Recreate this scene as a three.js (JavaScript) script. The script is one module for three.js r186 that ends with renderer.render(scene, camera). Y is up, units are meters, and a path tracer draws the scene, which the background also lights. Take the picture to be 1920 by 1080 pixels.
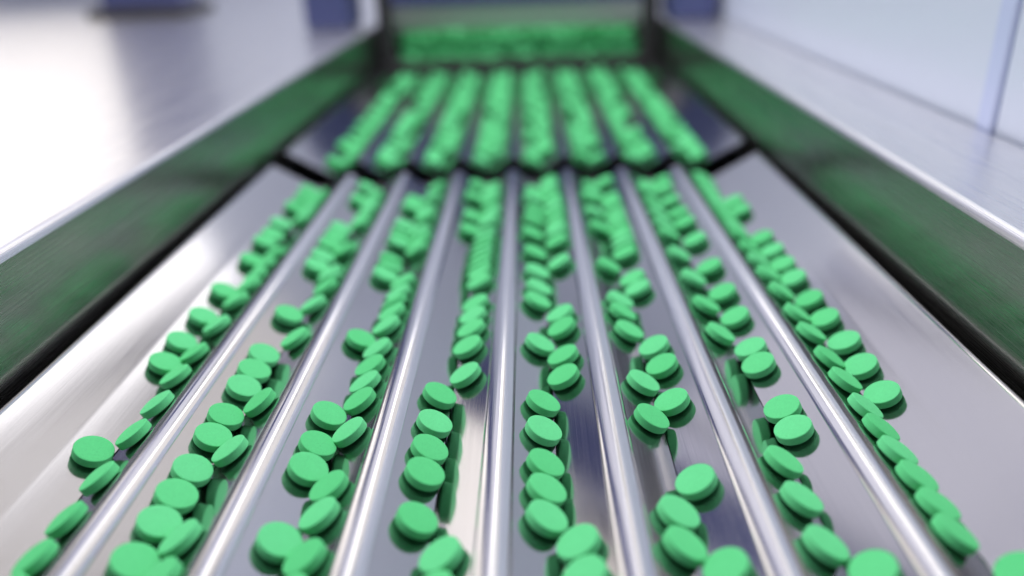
import * as THREE from 'three';
import { mergeGeometries, toCreasedNormals } from 'three/addons/utils/BufferGeometryUtils.js';
import { RoundedBoxGeometry } from 'three/addons/geometries/RoundedBoxGeometry.js';
import { RectAreaLightUniformsLib } from 'three/addons/lights/RectAreaLightUniformsLib.js';

// ---------------------------------------------------------------- camera, light, exposure (metres; the machine is written in millimetres)
const MM = 0.001;
const scene = new THREE.Scene();
const camera = new THREE.PerspectiveCamera(39.82, 16 / 9, 0.02, 60);
camera.position.set(0, 0.1165, 0);
camera.rotation.order = 'YXZ';
camera.rotation.set(-0.4169, 0.02903, -0.03346);
camera.focus = 0.203;
camera.userData.fStop = 4.1;
scene.background = new THREE.Color().setRGB(0.10, 0.098, 0.13);      // the dim far side of the clean room
RectAreaLightUniformsLib.init();
const renderer = new THREE.WebGLRenderer({ antialias: true });
renderer.toneMapping = THREE.LinearToneMapping;
renderer.toneMappingExposure = 1.42;
renderer.shadowMap.enabled = true;
renderer.setSize(1024, 576);

const numbers = {};
function numbered(name) {
  const n = numbers[name] = (numbers[name] ?? -1) + 1;
  return n ? `${name}_${String(n).padStart(3, '0')}` : name;
}
function shade(o) { o.traverse((m) => { if (m.isMesh) m.castShadow = m.receiveShadow = true; }); return o; }
function tag(o, label, category, group, kind) {
  if (label) o.userData.label = label;
  if (category) o.userData.category = category;
  if (group) o.userData.group = group;
  if (kind) o.userData.kind = kind;
  return o;
}
function thing(name, at = [0, 0, 0]) {
  const g = new THREE.Group(); g.name = numbered(name); g.position.set(at[0] * MM, at[1] * MM, at[2] * MM); scene.add(g); return g;
}
function part(name, geometry, material, parent) {
  const m = new THREE.Mesh(geometry, material); m.name = name; m.castShadow = m.receiveShadow = true; parent.add(m); return m;
}
let seed = 20240611;
const rnd = () => { seed = (seed + 0x6d2b79f5) | 0; let t = Math.imul(seed ^ (seed >>> 15), 1 | seed); t = (t + Math.imul(t ^ (t >>> 7), 61 | t)) ^ t; return ((t ^ (t >>> 14)) >>> 0) / 4294967296; };

// lamps and lit windows of the clean room that the polished steel mirrors: a glowing panel and an area light of its size in front of it
function lampPanel(label, [x, y, z], [w, h], target, color, glow, power) {
  const pane = label.includes('frosted window'), g = thing(pane ? 'lit_window' : 'panel_lamp', [x * 1000, y * 1000, z * 1000]);
  g.lookAt(new THREE.Vector3(...target));
  tag(g, label, pane ? 'window' : 'lamp', pane ? 'lit frosted windows behind the machine' : 'lamps around the machine');
  const c = new THREE.Color().setRGB(...color);
  part('frame', new RoundedBoxGeometry(w + 0.06, h + 0.06, 0.05, 2, 0.01).translate(0, 0, -0.03), new THREE.MeshStandardMaterial({ color: 0xd8d8dc, roughness: 0.5 }), g);
  part('diffuser', new THREE.PlaneGeometry(w, h).translate(0, 0, 0.002), new THREE.MeshStandardMaterial({ color: 0xf4f4f4, roughness: 0.6, emissive: c, emissiveIntensity: glow }), g);
  const l = new THREE.RectAreaLight(c, power, w, h);
  l.position.set(0, 0, 0.012); l.rotation.y = Math.PI; g.add(l);
}
const aim = [0, 0, -0.2];
lampPanel('white ceiling lamp straight above the troughs', [-0.2, 1.32, -0.5], [0.8, 0.55], aim, [0.98, 0.98, 1], 0.8, 11.5);
lampPanel('narrow white tube lamp running ahead over the hopper', [0.0, 1.02, -1.27], [0.09, 1.0], aim, [1, 0.98, 0.95], 0.3, 1.5);
lampPanel('tall warm white lamp ahead beside the tube lamp', [0.23, 1.02, -1.27], [0.3, 1.0], aim, [1, 0.93, 0.83], 0.05, 0.42);
lampPanel('tall lavender lamp ahead on the worktop side of the tube lamp', [-0.28, 1.02, -1.27], [0.38, 1.0], aim, [0.88, 0.86, 1], 0.06, 0.34);
lampPanel('square warm white lamp high ahead of the troughs', [0.33, 1.45, -0.78], [0.5, 0.5], aim, [1, 0.95, 0.88], 0.06, 0.2);
[['cream', -2.75, [1, 0.93, 0.82], 0.5], ['pale lavender', -1.65, [0.86, 0.85, 1], 0.4], ['dim blue', -0.6, [0.7, 0.74, 1], 0.24], ['pale white', 0.45, [0.93, 0.92, 1], 0.42], ['bluish white', 1.5, [0.8, 0.84, 1], 0.34], ['warm cream', 2.6, [1, 0.92, 0.8], 0.55]].forEach(([tone, x, c, p]) =>
  lampPanel(`tall ${tone} frosted window far behind the machine`, [x, 1.95, -3.4], [0.78, 1.9], [x * 0.7, 1.0, 0], c, 0.05, p * 1.5));
[-2.2, -0.73, 0.73, 2.2].forEach((x, i) =>
  lampPanel(`wide violet blue frosted window low behind the machine, ${['under the cream end', 'beside the dim blue pane', 'under the pale white pane', 'under the warm cream end'][i]}`, [x, 0.62, -3.4], [1.34, 0.56], [x * 0.7, 0.6, 0], [0.55, 0.56, 1], 0.05, 0.95));
lampPanel('narrow blue lamp behind the hopper', [0.4, 0.46, -1.62], [0.13, 0.32], aim, [0.45, 0.52, 1], 0.3, 1.5);
lampPanel('small cool white lamp behind the frame upright', [0.68, 0.64, -1.34], [0.13, 0.13], aim, [0.8, 0.88, 1], 0.3, 1.5);
lampPanel('low warm lamp past the frame upright on the guard panel side', [0.74, 0.3, -1.1], [0.34, 0.3], aim, [1, 0.92, 0.82], 0.1, 0.75);
lampPanel('low warm lamp past the frame upright on the worktop side', [-0.74, 0.3, -1.1], [0.34, 0.3], aim, [1, 0.92, 0.82], 0.1, 0.75);

// ---------------------------------------------------------------- materials
function canvasNoise(w, h, fn, srgb) {
  const d = new Uint8Array(w * h * 4);
  for (let y = 0; y < h; y++) for (let x = 0; x < w; x++) { const c = fn(x, y), i = (y * w + x) * 4; d[i] = c[0]; d[i + 1] = c[1]; d[i + 2] = c[2]; d[i + 3] = 255; }
  const t = new THREE.DataTexture(d, w, h, THREE.RGBAFormat);
  t.wrapS = t.wrapT = THREE.RepeatWrapping; t.magFilter = THREE.LinearFilter; t.minFilter = THREE.LinearMipmapLinearFilter; t.generateMipmaps = true;
  if (srgb) t.colorSpace = THREE.SRGBColorSpace;
  t.needsUpdate = true; return t;
}
const clamp = (v) => Math.max(0, Math.min(255, Math.round(v)));
// brushed sheet: streaks that run along the sheet, a little of their length each
function streaks(n, passes) {
  const a = new Float32Array(n * n);
  for (const [count, lenMin, lenMax, wide, amp] of passes)
    for (let k = 0; k < count; k++) {
      const x0 = Math.floor(rnd() * n), y0 = Math.floor(rnd() * n), len = Math.floor(lenMin + rnd() * (lenMax - lenMin)), v = (rnd() * 2 - 1) * amp, w = 1 + Math.floor(rnd() * wide);
      for (let j = 0; j < len; j++) { const f = Math.sin(Math.PI * (j + 0.5) / len); for (let i = 0; i < w; i++) a[((y0 + j) % n) * n + (x0 + i) % n] += v * f; }
    }
  return a;
}
const N = 512;
const sA = streaks(N, [[5000, 60, 400, 2, 0.5], [160, 120, 500, 14, 0.25], [220, 200, 512, 1, 1.1]]);
const metalRough = canvasNoise(N, N, (x, y) => { const v = clamp(128 + 42 * sA[y * N + x]); return [v, v, v]; });
const metalBump = canvasNoise(N, N, (x, y) => { const v = clamp(128 + 36 * sA[y * N + x] + 10 * (rnd() - 0.5)); return [v, v, v]; });
for (const t of [metalRough, metalBump]) t.repeat.set(1 / 0.024, 1 / 0.09);
function steel(color, roughness, bump, extra = {}) {
  return new THREE.MeshPhysicalMaterial({ color: new THREE.Color().setRGB(...color), metalness: 1, roughness, roughnessMap: metalRough, bumpMap: metalBump, bumpScale: bump, ...extra });
}
const M = {
  trough: steel([0.50, 0.49, 0.505], 0.25, 2.4e-6),
  ridge: steel([0.72, 0.71, 0.72], 0.26, 1.4e-6),
  plate: steel([0.26, 0.26, 0.25], 0.5, 5e-6),
  flange: steel([0.78, 0.77, 0.78], 0.62, 6e-6),
  gate: steel([0.74, 0.71, 0.68], 0.6, 5e-6),
  black: new THREE.MeshStandardMaterial({ color: new THREE.Color().setRGB(0.012, 0.012, 0.014), roughness: 0.55 }),
  dark: new THREE.MeshStandardMaterial({ color: new THREE.Color().setRGB(0.035, 0.032, 0.034), roughness: 0.5 }),
  navy: new THREE.MeshPhysicalMaterial({ color: new THREE.Color().setRGB(0.07, 0.085, 0.22), roughness: 0.4, clearcoat: 0.3 }),
  guard: new THREE.MeshPhysicalMaterial({ color: new THREE.Color().setRGB(0.68, 0.73, 0.86), roughness: 0.35, clearcoat: 0.2 }),
  post: new THREE.MeshPhysicalMaterial({ color: new THREE.Color().setRGB(0.58, 0.64, 0.88), roughness: 0.35, clearcoat: 0.2 }),
  bolt: steel([0.55, 0.55, 0.57], 0.4, 1e-6),
};

// ---------------------------------------------------------------- sheet profiles drawn along the machine (z), in millimetres
// pts: a closed outline [x, y]; creased normals keep bends round and edges sharp; uv in metres (round the outline, along the sheet)
function bar(pts, z0, z1, crease = 0.6) {
  const pos = [], uv = [], n = pts.length;
  let run = 0;
  for (let i = 0; i < n; i++) {
    const a = pts[i], b = pts[(i + 1) % n], l = Math.hypot(b[0] - a[0], b[1] - a[1]);
    const q = [[a, z0, run], [b, z0, run + l], [b, z1, run + l], [a, z1, run]];
    for (const k of [0, 1, 2, 0, 2, 3]) { pos.push(q[k][0][0] * MM, q[k][0][1] * MM, q[k][1] * MM); uv.push(q[k][2] * MM, q[k][1] * MM); }
    run += l;
  }
  const tri = THREE.ShapeUtils.triangulateShape(pts.map((p) => new THREE.Vector2(...p)), []);
  for (const [z, flip] of [[z0, true], [z1, false]])
    for (const t of tri) for (const k of flip ? [t[0], t[1], t[2]] : [t[0], t[2], t[1]]) { pos.push(pts[k][0] * MM, pts[k][1] * MM, z * MM); uv.push(pts[k][0] * MM, pts[k][1] * MM); }
  const g = new THREE.BufferGeometry();
  g.setAttribute('position', new THREE.Float32BufferAttribute(pos, 3));
  g.setAttribute('uv', new THREE.Float32BufferAttribute(uv, 2));
  return toCreasedNormals(g, crease);
}
const box = (x0, x1, y0, y1, z0, z1, r = 0.6) => new RoundedBoxGeometry((x1 - x0) * MM, (y1 - y0) * MM, (z1 - z0) * MM, 2, Math.min(r, (x1 - x0) * 0.45, (y1 - y0) * 0.45, (z1 - z0) * 0.45) * MM).translate((x0 + x1) / 2 * MM, (y0 + y1) / 2 * MM, (z0 + z1) / 2 * MM);

const X0 = -9.13, PITCH = 28, CA = Math.cos(26 * Math.PI / 180), DROP = -0.8;
const seam = (lane) => X0 + (lane - 3.5) * PITCH;           // lane 0 to 7
// one half of a trough: a sheet that curves up from the seam to the ridge, or runs on straight to the outer rim; s = -1 for the half on the -x side
const height = (x, outer) => (!outer ? 0.32 * x + 0.023 * x * x : x < 6 ? 0.38 * x + 0.0165 * x * x : 2.874 + (x - 6) * 0.578);
const steep = (x, outer) => (outer ? 0.38 + 0.033 * Math.min(x, 6) : 0.32 + 0.046 * x);
function halfTrough(s, reach, outer, t = 0.9) {
  const p = [], low = [];
  for (let k = 0; k <= 16; k++) { const x = 0.12 + (reach - 0.12) * k / 16, y = height(x, outer); p.push([x, y]); low.unshift([x, y - t * 1.1]); }
  const q = [...p, ...low].map(([x, y]) => [s * x, y]);
  return s > 0 ? q.reverse() : q;
}
function ridgeOutline() {                                    // a smooth crowned fold between two troughs
  const p = [[3.76, 3.4]], top = 8.05, R = 4.34;
  for (let k = 0; k <= 18; k++) { const a = (1 - k / 9) * 60 * Math.PI / 180; p.push([R * Math.sin(a), top - R * (1 - Math.cos(a))]); }
  p.push([-3.76, 3.4]);
  return p.reverse();
}
function tray(name, label, z0, z1, lift) {
  const g = tag(thing(name, [X0, lift, 0]), label, 'tray');
  for (let lane = 0; lane < 8; lane++) {
    const trough = new THREE.Group(); trough.name = 'trough'; trough.position.x = (seam(lane) - X0) * MM; g.add(trough);
    part('slope', bar(halfTrough(-1, lane === 0 ? 24.4   : 10.6, lane === 0), z0, z1), M.trough, trough);
    part('slope', bar(halfTrough(1, lane === 7 ? 24.4   : 10.6, lane === 7), z0, z1), M.trough, trough);
    part('seam_backing', bar([[-2, -2.6], [-2, -1.9], [2, -1.9], [2, -2.6]], z0, z1), M.black, trough);
  }
  for (let k = 0; k < 7; k++) { const r = part('ridge', bar(ridgeOutline(), z0 - 0.4, z1 + 0.4, 0.7), M.ridge, g); r.position.x = (k - 3) * PITCH * MM; }
  for (const s of [-1, 1]) {                                 // the outer lip: a fold that turns down
    const x = 98 + 24.35, y = height(24.4, true), o = [[s * x, y - 1.6], [s * x, y + 0.15], [s * (x + 0.25), y + 0.5], [s * (x + 0.7), y + 0.62], [s * (x + 1.15), y + 0.45], [s * (x + 1.4), y], [s * (x + 1.4), y - 16], [s * (x + 0.5), y - 16]];
    part('rim', bar(s > 0 ? o.reverse() : o, z0, z1, 0.8), M.ridge, g);
  }
  for (let k = -3; k <= 3; k++) part('rib', box(k * 38 - 1.5, k * 38 + 1.5, -12, -3.2, z0 + 4, z1 - 4), M.black, g);
  return g;
}
tray('lower_tray', 'polished steel tray of eight V-shaped troughs where single tablets slide apart', -395, -40, DROP);
tray('upper_tray', 'upper steel tray of eight troughs crowded with tablets, joining the hopper', -741, -421, DROP);
// the bar across the gap between the two trays
tag(part('cross_bar', box(X0 - 124, X0 + 124, -14, -4, -414, -402, 1.5), M.dark, scene), 'dark bar across the gap between lower and upper tray', 'bar');

// ---------------------------------------------------------------- side plates with folded flanges, the guard panel and the bed
function sidePlate(s, wide, label, z0, z1) {
  const x = X0 + s * 127.6, g = tag(thing('side_plate', [x, 0, 0]), label, 'side plate');
  const flip = (p) => (s > 0 ? p.map(([a, b]) => [a, b]).reverse() : p.map(([a, b]) => [-a, b]));
  part('web', bar(flip([[0, -60], [0, 43.4], [1.6, 43.4], [1.6, -60]]), z0, z1), M.plate, g);
  const o = [], r = 2.6;
  for (let k = 0; k <= 8; k++) { const a = Math.PI - Math.PI / 2 * k / 8; o.push([r + r * Math.cos(a), 43.4 + r * Math.sin(a)]); }
  for (let k = 8; k >= 0; k--) { const a = Math.PI - Math.PI / 2 * k / 8; o.push([r + (r - 1.5) * Math.cos(a), 43.4 + (r - 1.5) * Math.sin(a)]); }
  part('fold', bar(flip(o), z0, z1, 0.5), M.flange, g);
  part('flange', bar(flip([[r, 44.5], [r, 46], [wide, 46], [wide, 44.5]]), z0, z1), M.flange, g);
  return g;
}
sidePlate(1, 47, 'steel side plate beside the guard panel, mirroring green tablets', -1150, -20);
sidePlate(-1, 900, 'steel side plate with a wide flat worktop, opposite the guard panel', -1500, -20);
{
  const g = tag(thing('guard_panel', [168, 46, 0]), 'pale blue-white guard panel with a blue upright post', 'guard panel');
  part('panel', box(0, 3, -10, 420, -288.5, 0), M.guard, g);
  part('panel', box(0, 3, -10, 420, -1150, -301), M.guard, g);
  part('post', box(-1.2, 8, -10, 420, -300.5, -289, 2), M.post, g);
}
tag(part('machine_bed', box(-1000, 230, -80, -62, -1500, 60, 3), M.black, scene), 'black machine bed under the trays', 'machine bed');
tag(part('rear_wall', box(-1000, 400, -60, 700, -1530, -1510, 2), M.guard, scene), 'pale wall behind the hopper', 'wall', null, 'structure');

// ---------------------------------------------------------------- hopper across the far end
{
  const g = tag(thing('hopper', [X0, 0, -745]), 'hopper with a steel gate over a heap of green tablets', 'hopper');
  part('lip', box(-118, 118, -8, 14, -6, 0, 1.2), M.dark, g);
  part('chute', box(-118, 118, -14, -4, -190, -6), M.dark, g);
  part('gate', box(-112, 112, 41, 61, -9, -5.5, 1), M.gate, g);
  part('gate_beam', box(-118, 118, 61.5, 120, -16, -4, 2), M.navy, g);
  for (const s of [-1, 1]) {
    part('post', box(s * 119 - 7, s * 119 + 7, -30, 124, -18, -2, 1.5), M.dark, g);
    part('cheek', box(s * 121 - 2, s * 121 + 2, -14, 118, -190, -20, 1), M.dark, g);
  }
  part('back', box(-119, 119, -14, 118, -196, -192, 1), M.dark, g);
  for (const s of [-1, 1]) for (const y of [46, 56]) part('bolt', new THREE.CylinderGeometry(2.6 * MM, 2.6 * MM, 2 * MM, 6).rotateX(Math.PI / 2).translate(s * 106 * MM, y * MM, -4.5 * MM), M.bolt, g);
}
for (const [s, x] of [[-1, -172], [1, 142]]) {
  const g = tag(thing('drive_housing', [x, 46, -735]), s < 0 ? 'dark blue drive housing on the wide worktop beside the hopper' : 'dark blue drive housing on the narrow flange beside the guard panel', 'housing', 'housings beside the hopper');
  part('body', box(-20, 20, 0.3, 62, -40, 20, 5), M.navy, g);
  part('cap', box(-16, 16, 62, 66, -36, 16, 2), M.dark, g);
}

// uprights of the machine frame past the hopper, mirrored in the polished slopes
for (const [x, label] of [[-430, 'dark frame upright past the hopper on the worktop side'], [495, 'dark frame upright past the hopper on the guard panel side']]) {
  const g = tag(thing('frame_upright', [x, 0, -960]), label, 'upright', 'frame uprights past the hopper');
  part('column', box(-46, 46, 46.5, 1100, -30, 30, 5), M.navy, g);
  part('foot', box(-55, 55, 46.5, 56, -48, 48, 3), M.dark, g);
}

// ---------------------------------------------------------------- tablets
const speck = canvasNoise(256, 256, () => { const v = 234 + 21 * rnd() - (rnd() < 0.1 ? 34 * rnd() : 0); return [v, v, v].map(clamp); }, true);
const speckBump = canvasNoise(256, 256, () => { const v = clamp(128 + 60 * (rnd() - 0.5) - (rnd() < 0.06 ? 60 * rnd() : 0)); return [v, v, v]; });
for (const t of [speck, speckBump]) t.repeat.set(1 / 0.024, 1 / 0.024);
const tabletMaterials = [[0.105, 0.575, 0.215], [0.12, 0.60, 0.24], [0.092, 0.545, 0.195]].map((c) => new THREE.MeshPhysicalMaterial({ color: new THREE.Color().setRGB(...c), roughness: 0.82, map: speck, bumpMap: speckBump, bumpScale: 3.5e-5, specularIntensity: 0.5 }));
const RAD = 4.7, HALF = 2.0, BAND = 1.02;
const tabletGeometry = (() => {                              // a biconvex tablet: upright band, chamfered edge, shallow domes
  const half = [], dome = HALF - BAND;
  for (let k = 0; k <= 9; k++) { const r = (RAD - 0.22) * k / 9; half.push([r, BAND + 0.14 + (dome - 0.14) * (1 - (r / (RAD - 0.22)) ** 2)]); }
  half.push([RAD - 0.07, BAND + 0.02], [RAD, BAND - 0.12]);
  const p = [...half.map(([r, y]) => [r, -y]), ...half.reverse()].map(([r, y]) => new THREE.Vector2(Math.max(r, 1e-4) * MM, y * MM));
  const g = new THREE.LatheGeometry(p, 44), at = g.attributes.position, uv = g.attributes.uv;
  for (let i = 0; i < at.count; i++) { const x = at.getX(i), y = at.getY(i), z = at.getZ(i), flat = Math.abs(y) > BAND * MM; uv.setXY(i, flat ? x : Math.atan2(z, x) * RAD * MM, flat ? z : y); }
  return toCreasedNormals(g, 0.5);
})();
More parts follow.
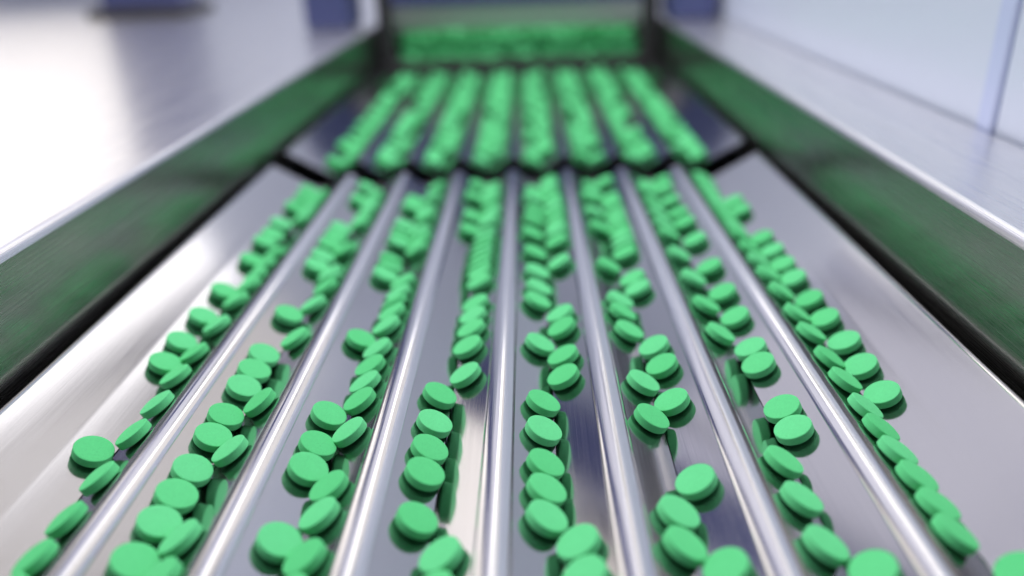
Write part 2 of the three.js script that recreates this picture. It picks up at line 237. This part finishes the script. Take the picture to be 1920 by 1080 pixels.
// side (of the trough: L faces the guard panel, R faces the worktop), mm up its slope from the seam, mm from the lens along the machine, lean on its neighbour in degrees
const LANES = [
  'R5.8,114.6 R6.4,123.9 R6.8,135.5 R6.8,150.0 L4.2,162.3 R6.4,168.3 R6.8,181.9 R4.2,199.0 L4.6,206.3 R4.6,212.2 L5.0,219.6 R4.9,231.3 L4.9,237.6 R4.3,251.3 L5.0,258.2 R4.8,264.0 R4.3,273.5 R5.1,282.9 L4.5,288.4 R5.5,294.1 L5.3,308.0 L4.8,317.5 L5.1,330.9 R4.9,337.6 R5.4,347.1 L5.0,354.3 R5.2,360.1 L4.4,367.5 R4.8,373.4 L5.1,380.3 R4.5,431.1 L4.5,437.7 R5.1,444.6 R5.5,454.1 R4.7,463.5 L5.6,469.5 R4.2,475.2 L5.0,481.7 R5.0,487.5 R4.2,497.0 L4.5,504.4 R4.8,511.3 R5.5,520.7 L5.2,527.5 R5.4,534.2 L4.4,541.5 R5.0,548.0 R4.4,557.7 L4.8,564.8 L4.8,574.9 R5.3,581.3 R4.2,590.8 L4.8,596.9 L4.6,614.5 L4.7,623.9 L4.7,633.4 L5.5,642.8 R4.6,647.4 R4.8,656.8 R4.8,666.3 R4.1,675.7 R5.2,685.2 L5.4,692.0 R5.2,697.8 L4.1,704.4 L5.3,714.4 R4.3,721.5 L5.3,728.0 R4.3,735.0',
  'R6.5,117.9 L4.2,123.5 R5.8,129.6 L4.2,135.3 L4.2,144.6 L4.2,154.1 R5.5,161.0 L4.2,167.8 L4.2,177.2 R6.5,182.3 L4.2,191.9 L4.2,201.3 L4.2,210.8 R5.9,219.8 L4.2,238.6 R5.3,245.4 R6.8,258.2 R6.8,264.8,15 R4.4,274.3 L4.9,280.8 L5.0,290.8 R4.8,297.3 L5.1,303.7 L4.9,313.7 L4.8,323.6 R4.7,329.2 R4.3,338.7 R5.4,348.2 R4.7,357.6 L4.3,364.6 R4.4,371.1 L4.7,384.8 R5.4,431.3 L4.3,437.3 L5.1,446.9 L4.8,456.4 R5.3,462.2 L4.4,469.5 R4.7,475.5 L4.7,490.1 L5.5,506.3 L5.5,515.7 L4.7,525.2 L5.6,534.6 R5.6,539.2 L5.1,545.0 L5.4,554.4 L4.4,563.9 R4.3,570.7 R4.1,580.9 R4.1,590.6 R5.6,600.1 L4.5,611.6 R5.6,617.8 L4.8,623.2 R4.9,628.5 R4.2,638.0 R4.7,647.4 L5.5,652.8 L5.3,662.2 R4.8,668.8 L5.3,675.4 L5.1,684.8 R4.9,691.4 R5.3,700.9 R4.2,710.4 L4.6,717.1 R4.4,729.3 L5.5,735.6',
  'R4.5,114.1 R5.6,123.4 L4.2,129.1 R5.3,136.7 R5.2,146.2 L4.4,153.8 L4.4,163.2 R5.5,168.2 L4.7,176.6 R5.2,183.1 R4.9,192.5 R4.5,202.2 R5.0,212.3 L4.3,219.5 R5.3,227.8 R5.7,237.3 R5.9,243.7,15 R5.5,253.1 R5.7,262.6 L5.0,270.4 L4.2,277.6,15 L5.2,284.6,15 R6.8,294.7 R6.9,304.7 L4.3,304.9 L5.2,311.6,15 R4.8,318.0 L5.2,324.4 R4.4,335.6 R4.3,345.0 L5.4,350.3 L5.0,359.8 R4.6,365.1 R5.3,381.5 L4.2,433.3 L5.0,442.8 L4.6,452.2 R4.3,458.8 R5.2,468.3 L4.6,474.5 R5.5,480.6 L4.6,486.1 R4.3,492.3 R4.5,502.0 L4.3,508.6 L5.2,518.1 L4.7,534.3 L4.2,543.8 L4.3,553.2 L4.9,562.7 R4.4,568.5 R4.4,578.0 L5.0,584.8 R4.9,591.3 L4.7,597.4 R4.9,603.3 L4.4,609.4 R5.2,616.7 L4.8,622.6 R4.9,628.8 R5.4,638.7 L4.5,645.5 L4.7,655.6 L4.8,665.4 R4.9,672.8 L4.4,679.1 R5.3,686.4 R4.2,695.9 R4.9,705.3 L5.0,711.5 R4.2,717.9 L4.5,724.6 L5.6,734.1',
  'R4.2,114.6 R4.9,123.9 L4.2,135.3 L4.4,151.3 L4.3,160.8 L4.3,172.2 L4.3,185.8 R4.8,196.2 R4.3,213.5 R4.7,224.6 R4.7,234.1 R5.1,243.5 R5.3,261.7 R4.9,271.1 R5.0,277.3,15 R5.1,283.8,15 R5.1,290.6,15 R5.2,297.6,15 R5.3,304.2,15 R5.7,310.7,15 L4.2,318.3 R5.9,326.8 L4.3,336.3 R6.9,336.7 R5.5,343.2,15 R5.1,358.2 L5.5,364.2 R4.7,369.2 R5.2,378.7 L4.5,384.1 L5.4,430.7 R5.5,445.0 L4.7,450.0 L5.3,459.5 R4.4,464.7 L4.8,471.4 R5.6,478.3 L4.2,484.0 R5.2,491.2 L5.3,498.2 R4.9,505.1 L4.8,510.8 L4.7,520.3 R4.5,526.3 L5.0,531.8 R5.1,546.6 R5.0,556.1 R5.3,565.8 L5.3,572.7 L4.8,582.8 R5.1,587.7 R5.4,597.2 L4.8,603.7 R5.1,609.5 L4.9,616.0 R4.6,621.6 L4.4,629.0 R4.5,635.4 L5.3,642.4 R4.4,648.4 L4.4,654.7 R4.2,662.0 L5.1,668.0 R5.4,678.4 L5.4,684.7 R5.3,690.2 L4.3,695.8 R4.1,702.7 R4.6,712.2 L4.6,718.2 L5.3,727.9 R4.2,734.1',
  'R5.5,117.6 R4.7,127.1 L4.4,135.2 L4.2,144.7 L4.2,154.1 L4.4,168.1 L4.2,181.1 R4.5,194.5 R5.0,205.7 L4.6,214.0 R5.4,223.9 R5.3,233.7 L4.9,244.8 L4.2,256.4 L4.6,270.6 R6.8,276.8 L5.2,289.6 R6.6,299.5 L6.1,310.0 R6.8,311.7 R6.8,321.2 L5.4,328.0 R6.8,332.9 L4.3,342.1 R6.7,344.5 R6.7,354.1 L5.0,360.3 R4.7,366.1 L4.5,372.1 R5.4,378.0 R5.2,387.5 L4.6,429.6 L5.3,442.8 R5.2,449.4 L4.3,455.5 R5.3,461.1 R4.1,470.5 R5.0,480.0 L5.4,486.2 L5.1,496.1 R4.2,502.0 R4.3,511.5 R5.4,520.9 R4.6,530.4 L5.3,536.5 L4.9,545.9 R4.3,551.9 R5.0,561.3 R4.7,571.1 L5.3,577.2 R5.5,588.6 L5.2,595.6 L4.2,605.1 R4.3,611.8 L5.3,619.0 L4.4,628.6 L4.6,638.0 R4.4,645.2 R5.0,654.6 L4.7,659.9 L4.6,669.4 L4.1,678.8 L4.9,688.3 L4.9,698.3 L4.9,707.9 R4.5,713.6 L4.5,720.3 R5.4,726.4 R5.2,736.4',
  'R5.0,119.5 L4.8,126.1 L4.3,136.1 R4.3,146.9 L4.8,172.5 R4.5,180.3 L4.5,190.4 R4.9,199.2 R4.3,211.1 L4.8,221.5 L5.4,234.1 L5.3,243.5 R4.9,253.1 R4.2,262.5 L6.4,272.8 R4.2,287.7 R4.7,295.1,15 R5.2,301.6,15 R5.1,311.0 L5.9,316.3 R5.1,322.4 R5.2,332.9 L6.7,335.3 R5.2,346.8 R5.1,356.6 L6.8,357.2 L4.4,364.5,9 L4.2,378.5 R5.0,384.3 R4.8,431.1 L4.5,436.8 L5.4,455.0 R4.9,461.6 L4.6,471.7 R4.7,477.4 L4.7,484.2 R4.7,491.0 L5.0,497.4 L5.2,507.1 R4.4,512.5 R4.5,521.9 R5.5,531.4 R5.1,546.3 R4.5,556.3 R4.8,566.3 L4.4,573.6 R4.7,580.9 L5.5,587.1 L4.8,597.0 R4.4,611.2 R5.0,621.0 L5.0,631.3 R4.1,638.8 L4.1,649.9 L5.5,659.6 R5.2,666.1 R4.4,675.6 L5.2,682.7 R4.8,689.7 L4.5,696.8 R5.5,702.7 L5.2,709.7 R5.2,715.5 R4.5,725.0 L5.4,729.9',
  'R4.8,118.5 L4.8,125.8 L5.2,139.9 L5.2,153.2 R4.2,166.8 R4.2,176.2 R4.2,199.2 R4.4,208.6 L5.4,217.9 R4.9,229.4 L5.5,238.4 R5.1,248.0 L5.2,261.3 R5.4,270.8 L6.8,282.6 R5.6,298.8 L6.8,305.4 L6.8,318.2 R5.2,320.2 L6.8,332.0 R4.8,333.6 L6.8,346.4 R4.2,351.9 L6.8,365.3 R4.2,370.6 L5.6,376.4 R5.3,382.8 L5.5,429.7 R5.2,435.5 L4.2,443.0 R5.4,448.4 R4.7,457.8 L4.4,463.9 L4.2,473.4 R4.1,480.2 L4.7,486.7 R5.1,492.8 L5.0,498.3 L5.2,507.8 L5.6,517.2 L4.4,526.7 L5.6,536.1 R4.5,542.2 L4.6,548.3 R5.4,555.6 L4.7,561.0 R4.1,568.5 L5.4,580.6 L5.4,590.0 L5.0,599.5 R4.2,605.4 L5.4,611.3 R4.3,617.6 R4.9,635.0 R4.6,645.0 L4.2,652.1 R5.5,658.0 L4.8,664.1 R4.6,678.5 L5.6,685.4 R5.2,691.9 L4.6,698.6 R5.0,704.2 R4.5,713.6 L5.6,720.8 L5.5,730.3 R5.0,737.2',
  'R4.2,117.5 L6.8,127.6 L5.6,136.9 L5.9,146.2 L6.3,155.6 L6.3,165.1 L6.5,174.5 R4.2,182.2 L6.8,187.9 R4.2,197.1 L6.8,200.1 R4.7,211.1 L6.8,215.9 R4.3,227.1 L6.9,229.0 R4.2,241.7 L6.8,246.4 R4.2,259.4 L6.8,261.6 R4.2,272.3 L6.8,274.4 R4.3,286.0 L6.9,287.1 R4.2,300.1 L6.8,302.1 L6.8,311.6 L6.8,321.0 L6.8,330.5 R4.2,335.4 L6.6,341.7 R4.2,347.7 L6.2,351.8 L5.8,362.4 L5.4,373.0 L4.2,379.6,15 L4.5,389.1 R4.6,430.8 R5.0,440.2 L4.9,447.2 R4.9,452.4 R5.0,461.8 R4.7,471.3 L4.5,477.3 R4.7,484.3 L5.6,491.0 R5.0,498.3 L4.2,504.8 L4.2,514.3 R4.9,521.4 L4.4,528.7 R4.3,535.4 L4.5,542.3 R5.1,548.5 L4.1,554.7 R5.3,561.6 L4.7,568.1 R4.7,573.7 R4.9,583.2 R4.6,592.6 L5.0,598.0 R4.8,605.5 L4.6,611.1 L4.2,620.5 L5.1,630.0 R4.5,635.4 R4.3,644.9 L4.5,651.3 L4.2,660.9 R4.3,667.5 R4.2,677.0 R4.3,686.4 L4.6,692.6 R5.2,697.8 R5.3,707.2 R4.7,716.7 L5.6,722.7 L4.9,732.1',];
const up = new THREE.Vector3(0, 1, 0);
function placeTablet(o, lane, side, u, z, lean) {
  const s = side === 'L' ? 1 : -1, phi = lean * Math.PI / 180, x = u * CA, outer = (lane === 0 && s > 0) || (lane === 7 && s < 0), tilt = Math.atan(steep(Math.min(x, 7), outer));
  const n = new THREE.Vector3(s * Math.sin(tilt), Math.cos(tilt), 0), along = new THREE.Vector3(-s * Math.cos(tilt), Math.sin(tilt), 0);
  // a leaning tablet has slid up on the one below it: its lower edge rides on that one, its upper edge stays on the slope
  const rise = phi ? Math.max(HALF, RAD * Math.sin(phi) + BAND * Math.cos(phi) + 0.45) : HALF + 0.02;
  const q = new THREE.Quaternion().setFromAxisAngle(new THREE.Vector3(0, 0, 1), -s * tilt);
  const tip = new THREE.Quaternion().setFromAxisAngle(along, s * phi);
  if (n.clone().applyQuaternion(tip).z > 0) tip.invert();
  o.position.set((seam(lane) - s * x) * MM, (DROP + height(x, outer)) * MM, -z * MM).addScaledVector(n, rise * MM);
  const wobble = new THREE.Quaternion().setFromEuler(new THREE.Euler((rnd() - 0.5) * 0.07, 0, (rnd() - 0.5) * 0.07));
  o.quaternion.copy(tip).multiply(q).multiply(wobble).multiply(new THREE.Quaternion().setFromAxisAngle(up, rnd() * Math.PI * 2));
}
const ORDER = ['first', 'second', 'third', 'fourth', 'fifth', 'sixth', 'seventh', 'eighth'];
const all = [];
LANES.forEach((row, lane) => row.split(' ').forEach((w) => { const [u, z, lean = 0] = w.slice(1).split(',').map(Number); all.push({ lane, side: w[0], u, z, lean }); }));
all.sort((a, b) => a.z - b.z);
const mass = [];
all.forEach((t, i) => {
  if (i >= 300) { mass.push(t); return; }
  const m = new THREE.Mesh(tabletGeometry, tabletMaterials[Math.floor(rnd() * 3)]);
  m.name = numbered('tablet'); m.castShadow = m.receiveShadow = true;
  placeTablet(m, t.lane, t.side, t.u, t.z, t.lean);
  m.scale.setScalar(0.985 + rnd() * 0.025);
  const where = t.z > 400 ? 'upper tray' : 'lower tray';
  const label = `green tablet ${t.lean ? 'overlapping' : 'flat'} on ${t.side === 'L' ? 'panel-facing' : 'worktop-facing'} slope, ${ORDER[7 - t.lane]} trough from guard panel, ${where}`;
  tag(m, label, 'tablet', label.replace('green tablet ', 'tablets '));
  scene.add(m);
});
// the rest of the upper tray's tablets and the heap in the hopper: too many to count
{
  const heap = [];
  for (let i = 0; i < 900; i++) {
    const z = 752 + rnd() * 70, x = X0 + (rnd() * 2 - 1) * 110, f = (z - 752) / 70;
    heap.push([x, 1 + (16 + 26 * f) * (0.55 + 0.45 * rnd()), -z]);
  }
  const im = new THREE.InstancedMesh(tabletGeometry, tabletMaterials[0], mass.length + heap.length), o = new THREE.Object3D();
  mass.forEach((t, i) => { placeTablet(o, t.lane, t.side, t.u, t.z, t.lean); o.updateMatrix(); im.setMatrixAt(i, o.matrix); });
  heap.forEach(([x, y, z], i) => { o.position.set(x * MM, y * MM, z * MM); o.rotation.set(rnd() * 6.3, rnd() * 6.3, rnd() * 6.3); o.updateMatrix(); im.setMatrixAt(mass.length + i, o.matrix); });
  im.name = 'tablet_mass'; im.castShadow = im.receiveShadow = true;
  tag(im, 'crowd of green tablets on the upper tray and heaped in the hopper', 'tablets', null, 'stuff');
  scene.add(im);
}
renderer.render(scene, camera);
